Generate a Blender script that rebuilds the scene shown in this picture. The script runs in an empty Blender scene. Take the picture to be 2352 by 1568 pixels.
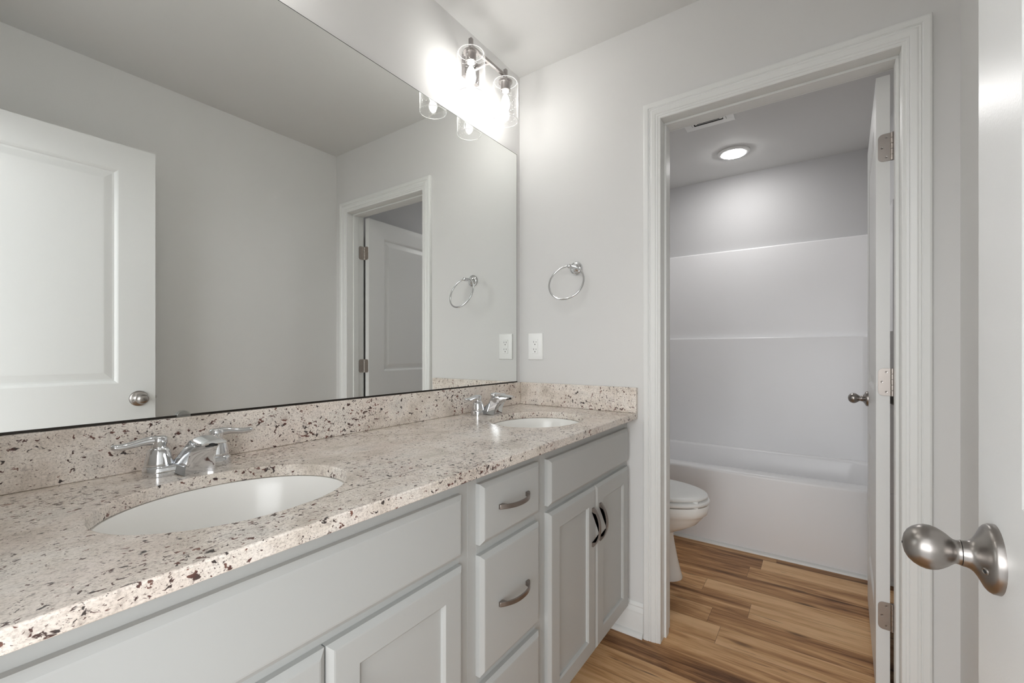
import bpy, bmesh, math, random
from mathutils import Vector, Matrix
random.seed(7)
PI = math.pi
S = bpy.context.scene
COL = S.collection

# ------------------------------------------------------------------ camera
cam_data = bpy.data.cameras.new('camera')
cam = bpy.data.objects.new('camera', cam_data)
COL.objects.link(cam)
cam.location = (1.1692, -1.7318, 1.1371)
cam.rotation_euler = (PI / 2, 0, math.radians(35.02))
cam_data.sensor_fit = 'HORIZONTAL'
cam_data.sensor_width = 36.0
cam_data.lens = 1006.9 / 2352 * 36.0
cam_data.shift_y = 21.7 / 2352
cam_data.clip_start = 0.01
S.camera = cam

# ------------------------------------------------------------------ view, world, light levels
S.view_settings.view_transform = 'Standard'
S.view_settings.look = 'None'
S.view_settings.gamma = 1.0
S.view_settings.exposure = 1.54
S.view_settings.use_curve_mapping = False
S.cycles.use_denoising = True
S.cycles.max_bounces = 14
S.cycles.diffuse_bounces = 8
S.cycles.glossy_bounces = 6
S.cycles.transmission_bounces = 8
S.cycles.transparent_max_bounces = 24
S.cycles.sample_clamp_indirect = 12.0
S.cycles.caustics_reflective = True
S.cycles.blur_glossy = 0.6
S.cycles.caustics_refractive = False
W = bpy.data.worlds.new('world')
S.world = W
W.use_nodes = True
# unseen fill added beyond the entry door: bright horizon band, dimmer above and below
wn, wl = W.node_tree.nodes, W.node_tree.links
w_tc = wn.new('ShaderNodeTexCoord'); w_sp = wn.new('ShaderNodeSeparateXYZ'); w_cr = wn.new('ShaderNodeValToRGB')
w_mr = wn.new('ShaderNodeMapRange'); w_mr.inputs['From Min'].default_value = -1.0
wl.new(w_tc.outputs['Generated'], w_sp.inputs[0]); wl.new(w_sp.outputs[2], w_mr.inputs['Value']); wl.new(w_mr.outputs[0], w_cr.inputs[0])
while len(w_cr.color_ramp.elements) < 4: w_cr.color_ramp.elements.new(0.5)
for w_e, (w_p, w_v) in zip(w_cr.color_ramp.elements, ((0.44, 0.18), (0.50, 1.0), (0.64, 1.0), (0.76, 0.28))):   # below, horizon, band top, overhead; shaped to carry the fill deep inside
    w_e.position = w_p; w_e.color = (w_v * 0.97, w_v * 0.985, w_v, 1)
wl.new(w_cr.outputs[0], wn['Background'].inputs[0])
wn['Background'].inputs[1].default_value = 2.2
BULB_STRENGTH = 31.0
CAN_STRENGTH = 35.0

# portal for the added world fill at the open entry doorway
pd = bpy.data.lights.new('entry_portal', 'AREA')
pd.shape = 'RECTANGLE'; pd.size = 0.70; pd.size_y = 2.03
pd.cycles.is_portal = True
po = bpy.data.objects.new('entry_portal', pd); COL.objects.link(po)
po.location = (0.955, -1.90, 1.02); po.rotation_euler = (PI / 2, 0, 0)   # shines to +y

# ------------------------------------------------------------------ materials
class NT:
    def __init__(self, name):
        self.m = bpy.data.materials.new(name); self.m.use_nodes = True
        self.t = self.m.node_tree; self.n = self.t.nodes; self.n.clear()
        self.out = self.n.new('ShaderNodeOutputMaterial')
    def node(self, typ, **kw):
        nd = self.n.new(typ)
        ins = kw.pop('ins', {})
        for k, v in kw.items(): setattr(nd, k, v)
        for k, v in ins.items():
            if isinstance(v, bpy.types.NodeSocket): self.t.links.new(v, nd.inputs[k])
            else: nd.inputs[k].default_value = v
        return nd
    def link(self, a, b): self.t.links.new(a, b)
    def math(self, op, a, b=0.0, c=0.0, clamp=False):
        nd = self.node('ShaderNodeMath', operation=op, use_clamp=clamp)
        for i, v in enumerate((a, b, c)):
            if isinstance(v, bpy.types.NodeSocket): self.link(v, nd.inputs[i])
            else: nd.inputs[i].default_value = v
        return nd.outputs[0]
    def noise(self, vec, scale, detail=2.0, rough=0.5, dist=0.0):
        nd = self.node('ShaderNodeTexNoise', ins={'Scale': scale, 'Detail': detail, 'Roughness': rough, 'Distortion': dist})
        if vec is not None: self.link(vec, nd.inputs['Vector'])
        return nd.outputs['Fac']
    def ramp(self, fac, stops, interp='LINEAR'):
        nd = self.node('ShaderNodeValToRGB'); cr = nd.color_ramp; cr.interpolation = interp
        while len(cr.elements) < len(stops): cr.elements.new(0.5)
        for e, (p, c) in zip(cr.elements, stops):
            e.position = p; e.color = (c, c, c, 1) if not hasattr(c, '__len__') else (*c, 1)
        self.link(fac, nd.inputs[0]); return nd.outputs[0]
    def mix(self, fac, a, b, mode='MIX'):
        nd = self.node('ShaderNodeMix', data_type='RGBA', blend_type=mode)
        for sock, v in ((nd.inputs[0], fac), (nd.inputs[6], a), (nd.inputs[7], b)):
            if isinstance(v, bpy.types.NodeSocket): self.link(v, sock)
            elif hasattr(v, '__len__'): sock.default_value = (*v, 1)
            else: sock.default_value = v
        return nd.outputs[2]
    def pos(self): return self.node('ShaderNodeNewGeometry').outputs['Position']
    def obj(self): return self.node('ShaderNodeTexCoord').outputs['Object']
    def mapping(self, vec, scale=(1, 1, 1), loc=(0, 0, 0), rot=(0, 0, 0)):
        nd = self.node('ShaderNodeMapping', ins={'Scale': scale, 'Location': loc, 'Rotation': rot})
        self.link(vec, nd.inputs['Vector']); return nd.outputs[0]
    def bump(self, h, strength, dist):
        nd = self.node('ShaderNodeBump', ins={'Strength': strength, 'Distance': dist})
        self.link(h, nd.inputs['Height']); return nd.outputs[0]
    def principled(self, color, rough=0.5, metal=0.0, normal=None, coat=0.0, spec=0.5, ior=None, aniso=0.0):
        b = self.node('ShaderNodeBsdfPrincipled')
        for key, v in (('Base Color', color), ('Roughness', rough), ('Metallic', metal), ('Coat Weight', coat),
                       ('Specular IOR Level', spec), ('Anisotropic', aniso)):
            if isinstance(v, bpy.types.NodeSocket): self.link(v, b.inputs[key])
            elif hasattr(v, '__len__'): b.inputs[key].default_value = (*v, 1)
            else: b.inputs[key].default_value = v
        if normal is not None: self.link(normal, b.inputs['Normal'])
        self.link(b.outputs[0], self.out.inputs[0]); return self.m

def paint(name, col, rough, bump=0.0, scale=350, tint=0.012, spec=0.4):
    t = NT(name); p = t.pos()
    n = t.noise(p, 2.2, 3)
    a = tuple(c * (1 - tint) for c in col); b = tuple(min(1, c * (1 + tint)) for c in col)
    nrm = t.bump(t.noise(p, scale, 2), bump, 0.001) if bump else None
    return t.principled(t.mix(n, a, b), rough, normal=nrm, spec=spec)

def metal(name, col, rough, brushed=False, bump=0.0):
    t = NT(name); p = t.obj()
    if brushed:
        n = t.noise(t.mapping(p, (25, 60, 60)), 1.0, 1)
        r = t.math('ADD', t.math('MULTIPLY', n, 0.04), rough - 0.02)
    else:
        n = t.noise(p, 30, 2); r = t.math('ADD', t.math('MULTIPLY', n, rough * 0.5), rough * 0.75)
    return t.principled(t.mix(n, tuple(c * .94 for c in col), col), r, 1.0)

M = {}
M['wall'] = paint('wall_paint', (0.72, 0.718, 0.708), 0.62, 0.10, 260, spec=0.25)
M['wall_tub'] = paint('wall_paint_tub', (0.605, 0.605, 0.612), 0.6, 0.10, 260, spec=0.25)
M['ceiling'] = paint('ceiling_paint', (0.69, 0.69, 0.68), 0.75, 0.12, 220, spec=0.2)
M['trim'] = paint('trim_paint', (0.80, 0.81, 0.795), 0.33, 0.03, 120, spec=0.45)
M['door'] = paint('door_paint', (0.76, 0.765, 0.755), 0.34, 0.14, 420, spec=0.45)
M['cab'] = paint('cabinet_paint', (0.50, 0.51, 0.50), 0.40, 0.03, 200, spec=0.4)
M['plastic'] = paint('white_plastic', (0.84, 0.845, 0.83), 0.3, spec=0.5)
M['dark'] = paint('dark_hole', (0.02, 0.02, 0.02), 0.6)
M['acrylic'] = paint('white_acrylic', (0.84, 0.84, 0.85), 0.30, spec=0.5)
M['china'] = paint('white_china', (0.90, 0.895, 0.87), 0.20, spec=0.6)
M['chrome'] = metal('chrome', (0.74, 0.75, 0.765), 0.04)
M['nickel'] = metal('satin_nickel', (0.37, 0.345, 0.325), 0.30, True)
M['hinge'] = metal('hinge_nickel', (0.42, 0.38, 0.35), 0.36, True)
M['pull'] = metal('pull_nickel', (0.34, 0.30, 0.275), 0.33, True)
M['bar'] = metal('light_nickel', (0.40, 0.375, 0.365), 0.30, True)
M['glass_edge'] = paint('mirror_edge', (0.06, 0.07, 0.065), 0.25)
M['channel'] = metal('mirror_channel', (0.05, 0.045, 0.04), 0.4)

def mk_mirror():
    t = NT('mirror_silver')
    n = t.noise(t.pos(), 1.5, 1)
    return t.principled(t.mix(n, (0.895, 0.91, 0.895), (0.90, 0.915, 0.90)), 0.0, 1.0)
M['mirror'] = mk_mirror()

def mk_emit(name, col, strength):
    t = NT(name)
    e = t.node('ShaderNodeEmission', ins={'Color': (*col, 1), 'Strength': strength})
    t.link(e.outputs[0], t.out.inputs[0]); return t.m
M['filament'] = mk_emit('lit_filament', (1.0, 0.98, 0.945), BULB_STRENGTH)
M['lens'] = mk_emit('lit_lens', (1.0, 0.985, 0.97), CAN_STRENGTH)

def mk_glass(name, seeds):
    t = NT(name)
    lw = t.node('ShaderNodeLayerWeight', ins={'Blend': 0.25})
    f = t.math('POWER', lw.outputs['Facing'], 2.5)
    tr = t.node('ShaderNodeBsdfTransparent', ins={'Color': (0.985, 0.985, 0.985, 1)})
    gl = t.node('ShaderNodeBsdfGlossy', ins={'Color': (0.95, 0.95, 0.95, 1), 'Roughness': 0.03})
    df = t.node('ShaderNodeBsdfTranslucent', ins={'Color': (0.95, 0.95, 0.95, 1)})
    d2 = t.node('ShaderNodeBsdfDiffuse', ins={'Color': (0.95, 0.95, 0.95, 1)})
    white = t.node('ShaderNodeMixShader', ins={0: 0.5}); t.link(df.outputs[0], white.inputs[1]); t.link(d2.outputs[0], white.inputs[2])
    fac = t.math('ADD', t.math('MULTIPLY', f, 0.30), 0.035, clamp=True)
    m1 = t.node('ShaderNodeMixShader', ins={0: fac}); t.link(tr.outputs[0], m1.inputs[1]); t.link(gl.outputs[0], m1.inputs[2])
    last = m1.outputs[0]
    if seeds:
        v = t.node('ShaderNodeTexVoronoi', ins={'Scale': 170.0, 'Randomness': 1.0}); t.link(t.obj(), v.inputs['Vector'])
        r = t.math('LESS_THAN', v.outputs['Distance'], 0.17)
        pick = t.math('GREATER_THAN', t.node('ShaderNodeSeparateColor', ins={0: v.outputs['Color']}).outputs[0], 0.45)
        sfac = t.math('MULTIPLY', t.math('MULTIPLY', r, pick), 0.55)
        efac = t.math('MAXIMUM', sfac, t.math('MULTIPLY', f, 0.5))
        m2 = t.node('ShaderNodeMixShader', ins={0: efac}); t.link(last, m2.inputs[1]); t.link(white.outputs[0], m2.inputs[2])
        last = m2.outputs[0]
    t.link(last, t.out.inputs[0]); return t.m
M['shade'] = mk_glass('seeded_glass', True)
M['bulbglass'] = mk_glass('clear_bulb_glass', False)

def mk_rim():
    t = NT('glass_rim')
    tr = t.node('ShaderNodeBsdfTransparent'); d = t.node('ShaderNodeBsdfDiffuse', ins={'Color': (0.9, 0.9, 0.9, 1)})
    g = t.node('ShaderNodeBsdfGlossy', ins={'Roughness': 0.1})
    a = t.node('ShaderNodeMixShader', ins={0: 0.4}); t.link(d.outputs[0], a.inputs[1]); t.link(g.outputs[0], a.inputs[2])
    b = t.node('ShaderNodeMixShader', ins={0: 0.55}); t.link(tr.outputs[0], b.inputs[1]); t.link(a.outputs[0], b.inputs[2])
    t.link(b.outputs[0], t.out.inputs[0]); return t.m
M['rim'] = mk_rim()

def mk_granite():
    t = NT('granite')
    p = t.mapping(t.pos(), (1.0, 0.78, 1.0))
    base = t.ramp(t.noise(p, 14, 4, 0.6), [(0.32, (0.66, 0.60, 0.53)), (0.45, (0.82, 0.755, 0.685)), (0.56, (0.90, 0.845, 0.785)), (0.70, (0.76, 0.725, 0.675))])
    pink = t.ramp(t.noise(t.mapping(p, loc=(3, 1, 7)), 7, 3, 0.6), [(0.48, 0.0), (0.75, 0.65)])
    base = t.mix(pink, base, (0.76, 0.655, 0.595))
    fine = t.ramp(t.noise(p, 330, 3, 0.7), [(0.30, (0.62, 0.59, 0.57)), (0.5, (0.95, 0.94, 0.93)), (0.72, (1.08, 1.07, 1.06))])
    base = t.mix(1.0, base, fine, 'MULTIPLY')
    cl = t.noise(t.mapping(p, loc=(2, 8, 5)), 7, 2, 0.5)
    cs = t.math('SUBTRACT', cl, 0.5)
    # grey smoky flecks
    g = t.ramp(t.math('ADD', t.noise(t.mapping(p, loc=(9, 4, 2)), 85, 4, 0.62, 0.3), t.math('MULTIPLY', cs, 0.15)), [(0.57, 0.0), (0.69, 0.55)])
    base = t.mix(g, base, (0.36, 0.30, 0.265))
    # dark mineral spots
    d1 = t.noise(t.mapping(p, loc=(1, 5, 3)), 108, 3.0, 0.58, 0.5)
    s1 = t.ramp(t.math('ADD', d1, t.math('MULTIPLY', cs, 0.22)), [(0.600, 0.0), (0.636, 1.0)])
    hue = t.ramp(t.noise(t.mapping(p, loc=(6, 6, 1)), 46, 1), [(0.40, (0.060, 0.048, 0.044)), (0.52, (0.105, 0.050, 0.042)), (0.64, (0.21, 0.105, 0.08))])
    base = t.mix(s1, base, hue)
    d2 = t.noise(t.mapping(p, loc=(7, 2, 9)), 300, 2, 0.5, 0.3)
    s2 = t.ramp(t.math('ADD', d2, t.math('MULTIPLY', cs, 0.2)), [(0.645, 0.0), (0.685, 0.85)])
    base = t.mix(s2, base, (0.13, 0.085, 0.072))
    return t.principled(base, 0.20, spec=0.35)
M['granite'] = mk_granite()

def mk_floor():
    t = NT('vinyl_plank')
    sx = t.node('ShaderNodeSeparateXYZ'); t.link(t.pos(), sx.inputs[0])
    x, y = sx.outputs[0], sx.outputs[1]
    PW, PL = 0.127, 1.22
    yr = t.math('DIVIDE', t.math('ADD', y, 3 * PW - 0.372 + PW * 20), PW)
    row = t.math('FLOOR', yr); fy = t.math('FRACT', yr)
    wn = t.node('ShaderNodeTexWhiteNoise', noise_dimensions='1D'); t.link(row, wn.inputs['W'])
    xr = t.math('DIVIDE', t.math('ADD', x, t.math('MULTIPLY', wn.outputs['Value'], PL)), PL)
    xr = t.math('ADD', xr, 5.0)
    pl = t.math('FLOOR', xr); fx = t.math('FRACT', xr)
    cb = t.node('ShaderNodeCombineXYZ'); t.link(row, cb.inputs[0]); t.link(pl, cb.inputs[1])
    w2 = t.node('ShaderNodeTexWhiteNoise', noise_dimensions='2D'); t.link(cb.outputs[0], w2.inputs['Vector'])
    sc = t.node('ShaderNodeSeparateColor'); t.link(w2.outputs['Color'], sc.inputs[0])
    r1, r2, r3 = sc.outputs[0], sc.outputs[1], sc.outputs[2]
    # grain space: stretched along the plank, offset per plank
    gx = t.math('ADD', x, t.math('MULTIPLY', r1, 17.0))
    gy = t.math('ADD', y, t.math('MULTIPLY', r2, 9.0))
    gv = t.node('ShaderNodeCombineXYZ'); t.link(gx, gv.inputs[0]); t.link(gy, gv.inputs[1])
    G = gv.outputs[0]
    broad = t.noise(t.mapping(G, (1.1, 13, 1)), 1.0, 3, 0.55, 0.7)
    fineg = t.noise(t.mapping(G, (5, 150, 1)), 1.0, 4, 0.65, 0.25)
    swirl = t.noise(t.mapping(G, (2.3, 17, 1)), 1.0, 5, 0.6, 1.6)
    v = t.math('ADD', t.math('MULTIPLY', broad, 0.75), t.math('MULTIPLY', swirl, 0.45))
    v = t.math('ADD', v, t.math('MULTIPLY', t.math('SUBTRACT', fineg, 0.5), 0.30))
    v = t.math('ADD', v, t.math('MULTIPLY', t.math('SUBTRACT', r3, 0.5), 0.26))
    col = t.ramp(v, [(0.36, (0.130, 0.055, 0.021)), (0.46, (0.30, 0.145, 0.060)), (0.55, (0.48, 0.258, 0.112)), (0.64, (0.66, 0.395, 0.195)), (0.77, (0.80, 0.53, 0.29))])
    # dark streaks and knots
    st = t.ramp(t.noise(t.mapping(G, (1.5, 30, 1), loc=(3, 3, 0)), 1.0, 4, 0.6, 1.8), [(0.635, 0.0), (0.70, 0.85)])
    col = t.mix(st, col, (0.075, 0.036, 0.018))
    vo = t.node('ShaderNodeTexVoronoi', ins={'Scale': 1.0}); t.link(t.mapping(G, (2.4, 9, 1)), vo.inputs['Vector'])
    kn = t.ramp(vo.outputs['Distance'], [(0.03, 0.8), (0.13, 0.0)])
    col = t.mix(kn, col, (0.07, 0.032, 0.016))
    # seams
    ey = t.math('MINIMUM', fy, t.math('SUBTRACT', 1.0, fy)); ex = t.math('MINIMUM', fx, t.math('SUBTRACT', 1.0, fx))
    se = t.math('MAXIMUM', t.math('LESS_THAN', ey, 0.007), t.math('LESS_THAN', ex, 0.0008))
    col = t.mix(t.math('MULTIPLY', se, 0.55), col, (0.06, 0.03, 0.015))
    nrm = t.bump(t.math('SUBTRACT', fineg, t.math('MULTIPLY', se, 2.0)), 0.12, 0.001)
    return t.principled(col, t.math('ADD', t.math('MULTIPLY', fineg, 0.2), 0.30), normal=nrm, spec=0.25)
M['floor'] = mk_floor()

# ------------------------------------------------------------------ mesh helpers
def box(bm, x0, x1, y0, y1, z0, z1, mi=0):
    v = [bm.verts.new(p) for p in ((x0, y0, z0), (x1, y0, z0), (x1, y1, z0), (x0, y1, z0), (x0, y0, z1), (x1, y0, z1), (x1, y1, z1), (x0, y1, z1))]
    for q in ((3, 2, 1, 0), (4, 5, 6, 7), (0, 1, 5, 4), (1, 2, 6, 5), (2, 3, 7, 6), (3, 0, 4, 7)):
        f = bm.faces.new([v[i] for i in q]); f.material_index = mi

def loft(bm, rings, cap0=True, cap1=True, closed=True):
    vr = [[bm.verts.new(p) for p in r] for r in rings]
    n = len(rings[0])
    for a, b in zip(vr, vr[1:]):
        for i in range(n if closed else n - 1):
            j = (i + 1) % n
            bm.faces.new((a[i], a[j], b[j], b[i]))
    if cap0: bm.faces.new(list(reversed(vr[0])))
    if cap1: bm.faces.new(vr[-1])
    return vr

def frame_of(axis):
    axis = Vector(axis).normalized()
    u = axis.orthogonal().normalized() if abs(axis.z) > 0.9 else axis.cross(Vector((0, 0, 1))).normalized()
    return u, axis.cross(u).normalized(), axis

def lathe(bm, prof, origin=(0, 0, 0), axis=(0, 0, 1), seg=32, cap0=True, cap1=True):
    u, v, a = frame_of(axis); o = Vector(origin)
    rings = [[o + a * h + (u * math.cos(2 * PI * k / seg) + v * math.sin(2 * PI * k / seg)) * max(r, 1e-5) for k in range(seg)] for r, h in prof]
    loft(bm, rings, cap0, cap1)

def sweep(bm, pts, secs, up=(0, 0, 1), cap=True):
    """sections: function k -> list of (a, b) in the (side, up) frame of point k"""
    pts = [Vector(p) for p in pts]; rings = []
    for k, p in enumerate(pts):
        t = (pts[min(k + 1, len(pts) - 1)] - pts[max(k - 1, 0)]).normalized()
        s = t.cross(Vector(up)).normalized(); w = s.cross(t).normalized()
        rings.append([p + s * a + w * b for a, b in secs(k)])
    loft(bm, rings, cap, cap)

def ell(a, b, n=20, p=2.0):
    out = []
    for k in range(n):
        c, s = math.cos(2 * PI * k / n), math.sin(2 * PI * k / n)
        out.append((a * math.copysign(abs(c) ** (2 / p), c), b * math.copysign(abs(s) ** (2 / p), s)))
    return out

def torus(bm, R, r, center, ax, seg=64, ms=12, squash=1.0):
    u, v, a = frame_of(ax); c = Vector(center); rings = []
    for k in range(seg):
        d = u * math.cos(2 * PI * k / seg) + v * math.sin(2 * PI * k / seg)
        rings.append([c + d * (R + r * math.cos(2 * PI * j / ms)) + a * r * math.sin(2 * PI * j / ms) for j in range(ms)])
    vr = [[bm.verts.new(p) for p in r_] for r_ in rings]
    for i in range(seg):
        A, B = vr[i], vr[(i + 1) % seg]
        for j in range(ms): bm.faces.new((A[j], A[(j + 1) % ms], B[(j + 1) % ms], B[j]))

def extrude_poly(bm, poly, d):
    """poly: list of Vectors (a flat polygon), extruded by vector d"""
    a = [bm.verts.new(p) for p in poly]; b = [bm.verts.new(Vector(p) + Vector(d)) for p in poly]
    n = len(poly)
    bm.faces.new(a); bm.faces.new(list(reversed(b)))
    for i in range(n): bm.faces.new((a[i], b[i], b[(i + 1) % n], a[(i + 1) % n]))

def build(name, bm, mat, parent=None, bevel=0.0, smooth=35, segs=2, subsurf=0):
    bmesh.ops.recalc_face_normals(bm, faces=bm.faces)
    me = bpy.data.meshes.new(name); bm.to_mesh(me); bm.free()
    mats = mat if isinstance(mat, (list, tuple)) else [mat]
    for m in mats: me.materials.append(M[m])
    if smooth:
        me.polygons.foreach_set('use_smooth', [True] * len(me.polygons))
        me.set_sharp_from_angle(angle=math.radians(smooth))
    o = bpy.data.objects.new(name, me); COL.objects.link(o)
    if parent is not None: o.parent = parent
    if bevel:
        b = o.modifiers.new('bevel', 'BEVEL'); b.width = bevel; b.segments = segs; b.limit_method = 'ANGLE'; b.angle_limit = math.radians(40)
    if subsurf:
        s = o.modifiers.new('subsurf', 'SUBSURF'); s.levels = s.render_levels = subsurf
    return o

def tag(o, label, cat, group=None, kind=None):
    o['label'] = label; o['category'] = cat
    if group: o['group'] = group
    if kind: o['kind'] = kind
    return o

def empty(name, loc, label, cat, group=None, rotz=0.0):
    o = bpy.data.objects.new(name, None); COL.objects.link(o)
    o.location = loc; o.rotation_euler = (0, 0, rotz); o.empty_display_size = 0.05
    return tag(o, label, cat, group)

def dup(root, loc, label):
    """a copy of a thing with copies of its parts and sub-parts"""
    def rec(o, parent):
        c = o.copy(); COL.objects.link(c)
        if parent is not None: c.parent = parent
        for ch in [q for q in bpy.data.objects if q.parent == o and q is not c]: rec(ch, c)
        return c
    r = rec(root, None); r.location = loc; r['label'] = label
    return r

B = bmesh.new

# ------------------------------------------------------------------ the room shell
H = 2.438
YE = -1.76            # inner face of the entry wall
XR = 1.494            # right wall
XJL, XJR, ZH = 0.665, 1.369, 2.040      # doorway to the tub room
XEL, XER = 0.607, 1.317                 # entry doorway

def struct(name, bm, mat, label, cat, bevel=0.0, parent=None):
    o = build(name, bm, mat, parent, bevel)
    if parent is None: tag(o, label, cat, kind='structure')
    return o

bm = B(); box(bm, -0.25, 1.70, -1.90, 2.10, -0.10, 0.0)
struct('floor', bm, 'floor', 'brown wood-look vinyl plank floor running through both rooms', 'floor')
bm = B(); box(bm, -0.25, 1.70, -1.90, 2.10, H, H + 0.10)
struct('ceiling', bm, 'ceiling', 'flat pale grey ceiling over the vanity room and tub room', 'ceiling')
bm = B(); box(bm, -0.14, 0.0, -1.90, 0.0, 0, H)
struct('wall_left', bm, 'wall', 'light grey wall behind the big mirror and vanity light', 'wall')
bm = B()
box(bm, -0.14, XJL - 0.015, 0.0, 0.115, 0, H); box(bm, XJR + 0.015, 1.60, 0.0, 0.115, 0, H); box(bm, XJL - 0.015, XJR + 0.015, 0.0, 0.115, ZH + 0.015, H)
struct('wall_back', bm, 'wall', 'light grey wall with the towel ring and the tub room doorway', 'wall')
bm = B(); box(bm, XR, 1.60, -1.90, 0.0, 0, H)
struct('wall_right', bm, 'wall', 'light grey side wall behind the open entry door', 'wall')
bm = B()
box(bm, 0.0, XEL - 0.015, YE - 0.115, YE, 0, H); box(bm, XER + 0.015, XR, YE - 0.115, YE, 0, H); box(bm, XEL - 0.015, XER + 0.015, YE - 0.115, YE, ZH + 0.015, H)
struct('wall_front', bm, 'wall', 'entry wall with the open doorway behind the camera', 'wall')
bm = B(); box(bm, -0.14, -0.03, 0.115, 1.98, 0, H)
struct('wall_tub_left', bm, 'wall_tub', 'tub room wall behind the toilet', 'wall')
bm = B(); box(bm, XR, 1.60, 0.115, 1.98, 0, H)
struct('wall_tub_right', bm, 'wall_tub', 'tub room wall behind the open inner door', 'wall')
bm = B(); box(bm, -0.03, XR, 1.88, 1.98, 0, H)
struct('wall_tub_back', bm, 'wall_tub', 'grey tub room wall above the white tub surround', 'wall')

CASING = [(0, 0), (0, .0075), (.0025, .0095), (.009, .0095), (.0105, .0115), (.016, .0125), (.0175, .0112), (.0195, .0135),
          (.028, .0155), (.033, .0165), (.0375, .0150), (.0405, .0172), (.0440, .0148), (.0465, .0182), (.060, .0190), (.0640, .0175), (.066, .0140), (.066, 0)]
def casing(name, xl, xr, zt, y, side, label):
    bm = B()
    paths = []
    for w, d in CASING:
        yy = y + side * d
        paths.append([Vector((xl - w, yy, 0)), Vector((xl - w, yy, zt + w)), Vector((xr + w, yy, zt + w)), Vector((xr + w, yy, 0))])
    vs = [[bm.verts.new(p) for p in row] for row in paths]
    n = len(vs)
    for i in range(n):
        a, b = vs[i], vs[(i + 1) % n]
        for k in range(3): bm.faces.new((a[k], a[k + 1], b[k + 1], b[k]))
    bm.faces.new([r[0] for r in vs]); bm.faces.new([r[3] for r in reversed(vs)])
    bmesh.ops.recalc_face_normals(bm, faces=bm.faces)
    me_o = build(name, bm, 'trim', None, 0, 22)
    tag(me_o, label, 'door trim', kind='structure')
casing('trim_1', XJL, XJR, ZH, 0.0, -1, 'white moulded casing around the tub room doorway')
casing('trim_2', XJL, XJR, ZH, 0.115, 1, 'white casing on the tub room side of the doorway')

def jamb(name, xl, xr, zt, y0, y1, s0, s1, label):
    bm = B()
    box(bm, xl - .0145, xl, y0, y1, 0, zt); box(bm, xr, xr + .0145, y0, y1, 0, zt); box(bm, xl - .0145, xr + .0145, y0, y1, zt, zt + .0145)
    t = .0085
    box(bm, xl, xl + t, s0, s1, 0, zt - t); box(bm, xr - t, xr, s0, s1, 0, zt - t); box(bm, xl, xr, s0, s1, zt - t, zt)
    struct(name, bm, 'trim', label, 'door frame', 0.0015)
jamb('trim_3', XJL, XJR, ZH, 0.0, 0.115, 0.040, 0.078, 'white door frame with stop strips inside the tub room doorway')
jamb('trim_4', XEL, XER, ZH, YE - 0.115, YE, YE - 0.085, YE - 0.045, 'white door frame of the entry doorway')

BASE = [(0, 0), (.014, 0), (.014, .086), (.0125, .092), (.0135, .096), (.0105, .104), (.0065, .112), (.0085, .118), (.006, .126), (.003, .131), (0, .132)]
SHOE = [(0.0135, 0), (.027, 0), (.0265, .007), (.023, .014), (.0175, .0185), (.0135, .0195)]
def baseboard(name, p0, p1, nrm, label, mitre0=0, mitre1=0):
    p0, p1, n = Vector(p0), Vector(p1), Vector(nrm); bm = B(); d = (p1 - p0).normalized()
    for prof in (BASE, SHOE):
        loft(bm, [[p0 + n * a + d * a * mitre0 + Vector((0, 0, z)) for a, z in prof], [p1 + n * a - d * a * mitre1 + Vector((0, 0, z)) for a, z in prof]])
    o = build(name, bm, 'trim', None, 0, 30); tag(o, label, 'baseboard', kind='structure')
baseboard('baseboard_back', (0.4605, 0, 0), (0.5985, 0, 0), (0, -1, 0), 'short white baseboard between the vanity and the doorway casing')
baseboard('baseboard_corner', (1.4355, 0, 0), (1.494, 0, 0), (0, -1, 0), 'white baseboard right of the doorway casing', 0, 1)
baseboard('baseboard_right', (1.494, 0, 0), (1.494, -1.76, 0), (-1, 0, 0), 'white baseboard along the wall behind the entry door', 1, 0)
baseboard('baseboard_tub_right', (1.494, 0.137, 0), (1.494, 1.068, 0), (-1, 0, 0), 'white baseboard behind the open inner door')
baseboard('baseboard_tub_left', (-0.03, 0.137, 0), (-0.03, 1.068, 0), (1, 0, 0), 'white baseboard behind the toilet')
bm = B(); loft(bm, [[Vector((x, 1.0748 - a, z)) for a, z in ((0, 0), (.016, 0), (.0155, .006), (.012, .012), (.006, .017), (0, .018))] for x in (-0.0295, 1.4935)])
struct('trim_5', bm, 'trim', 'white shoe moulding along the bottom of the bathtub', 'moulding')

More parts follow.
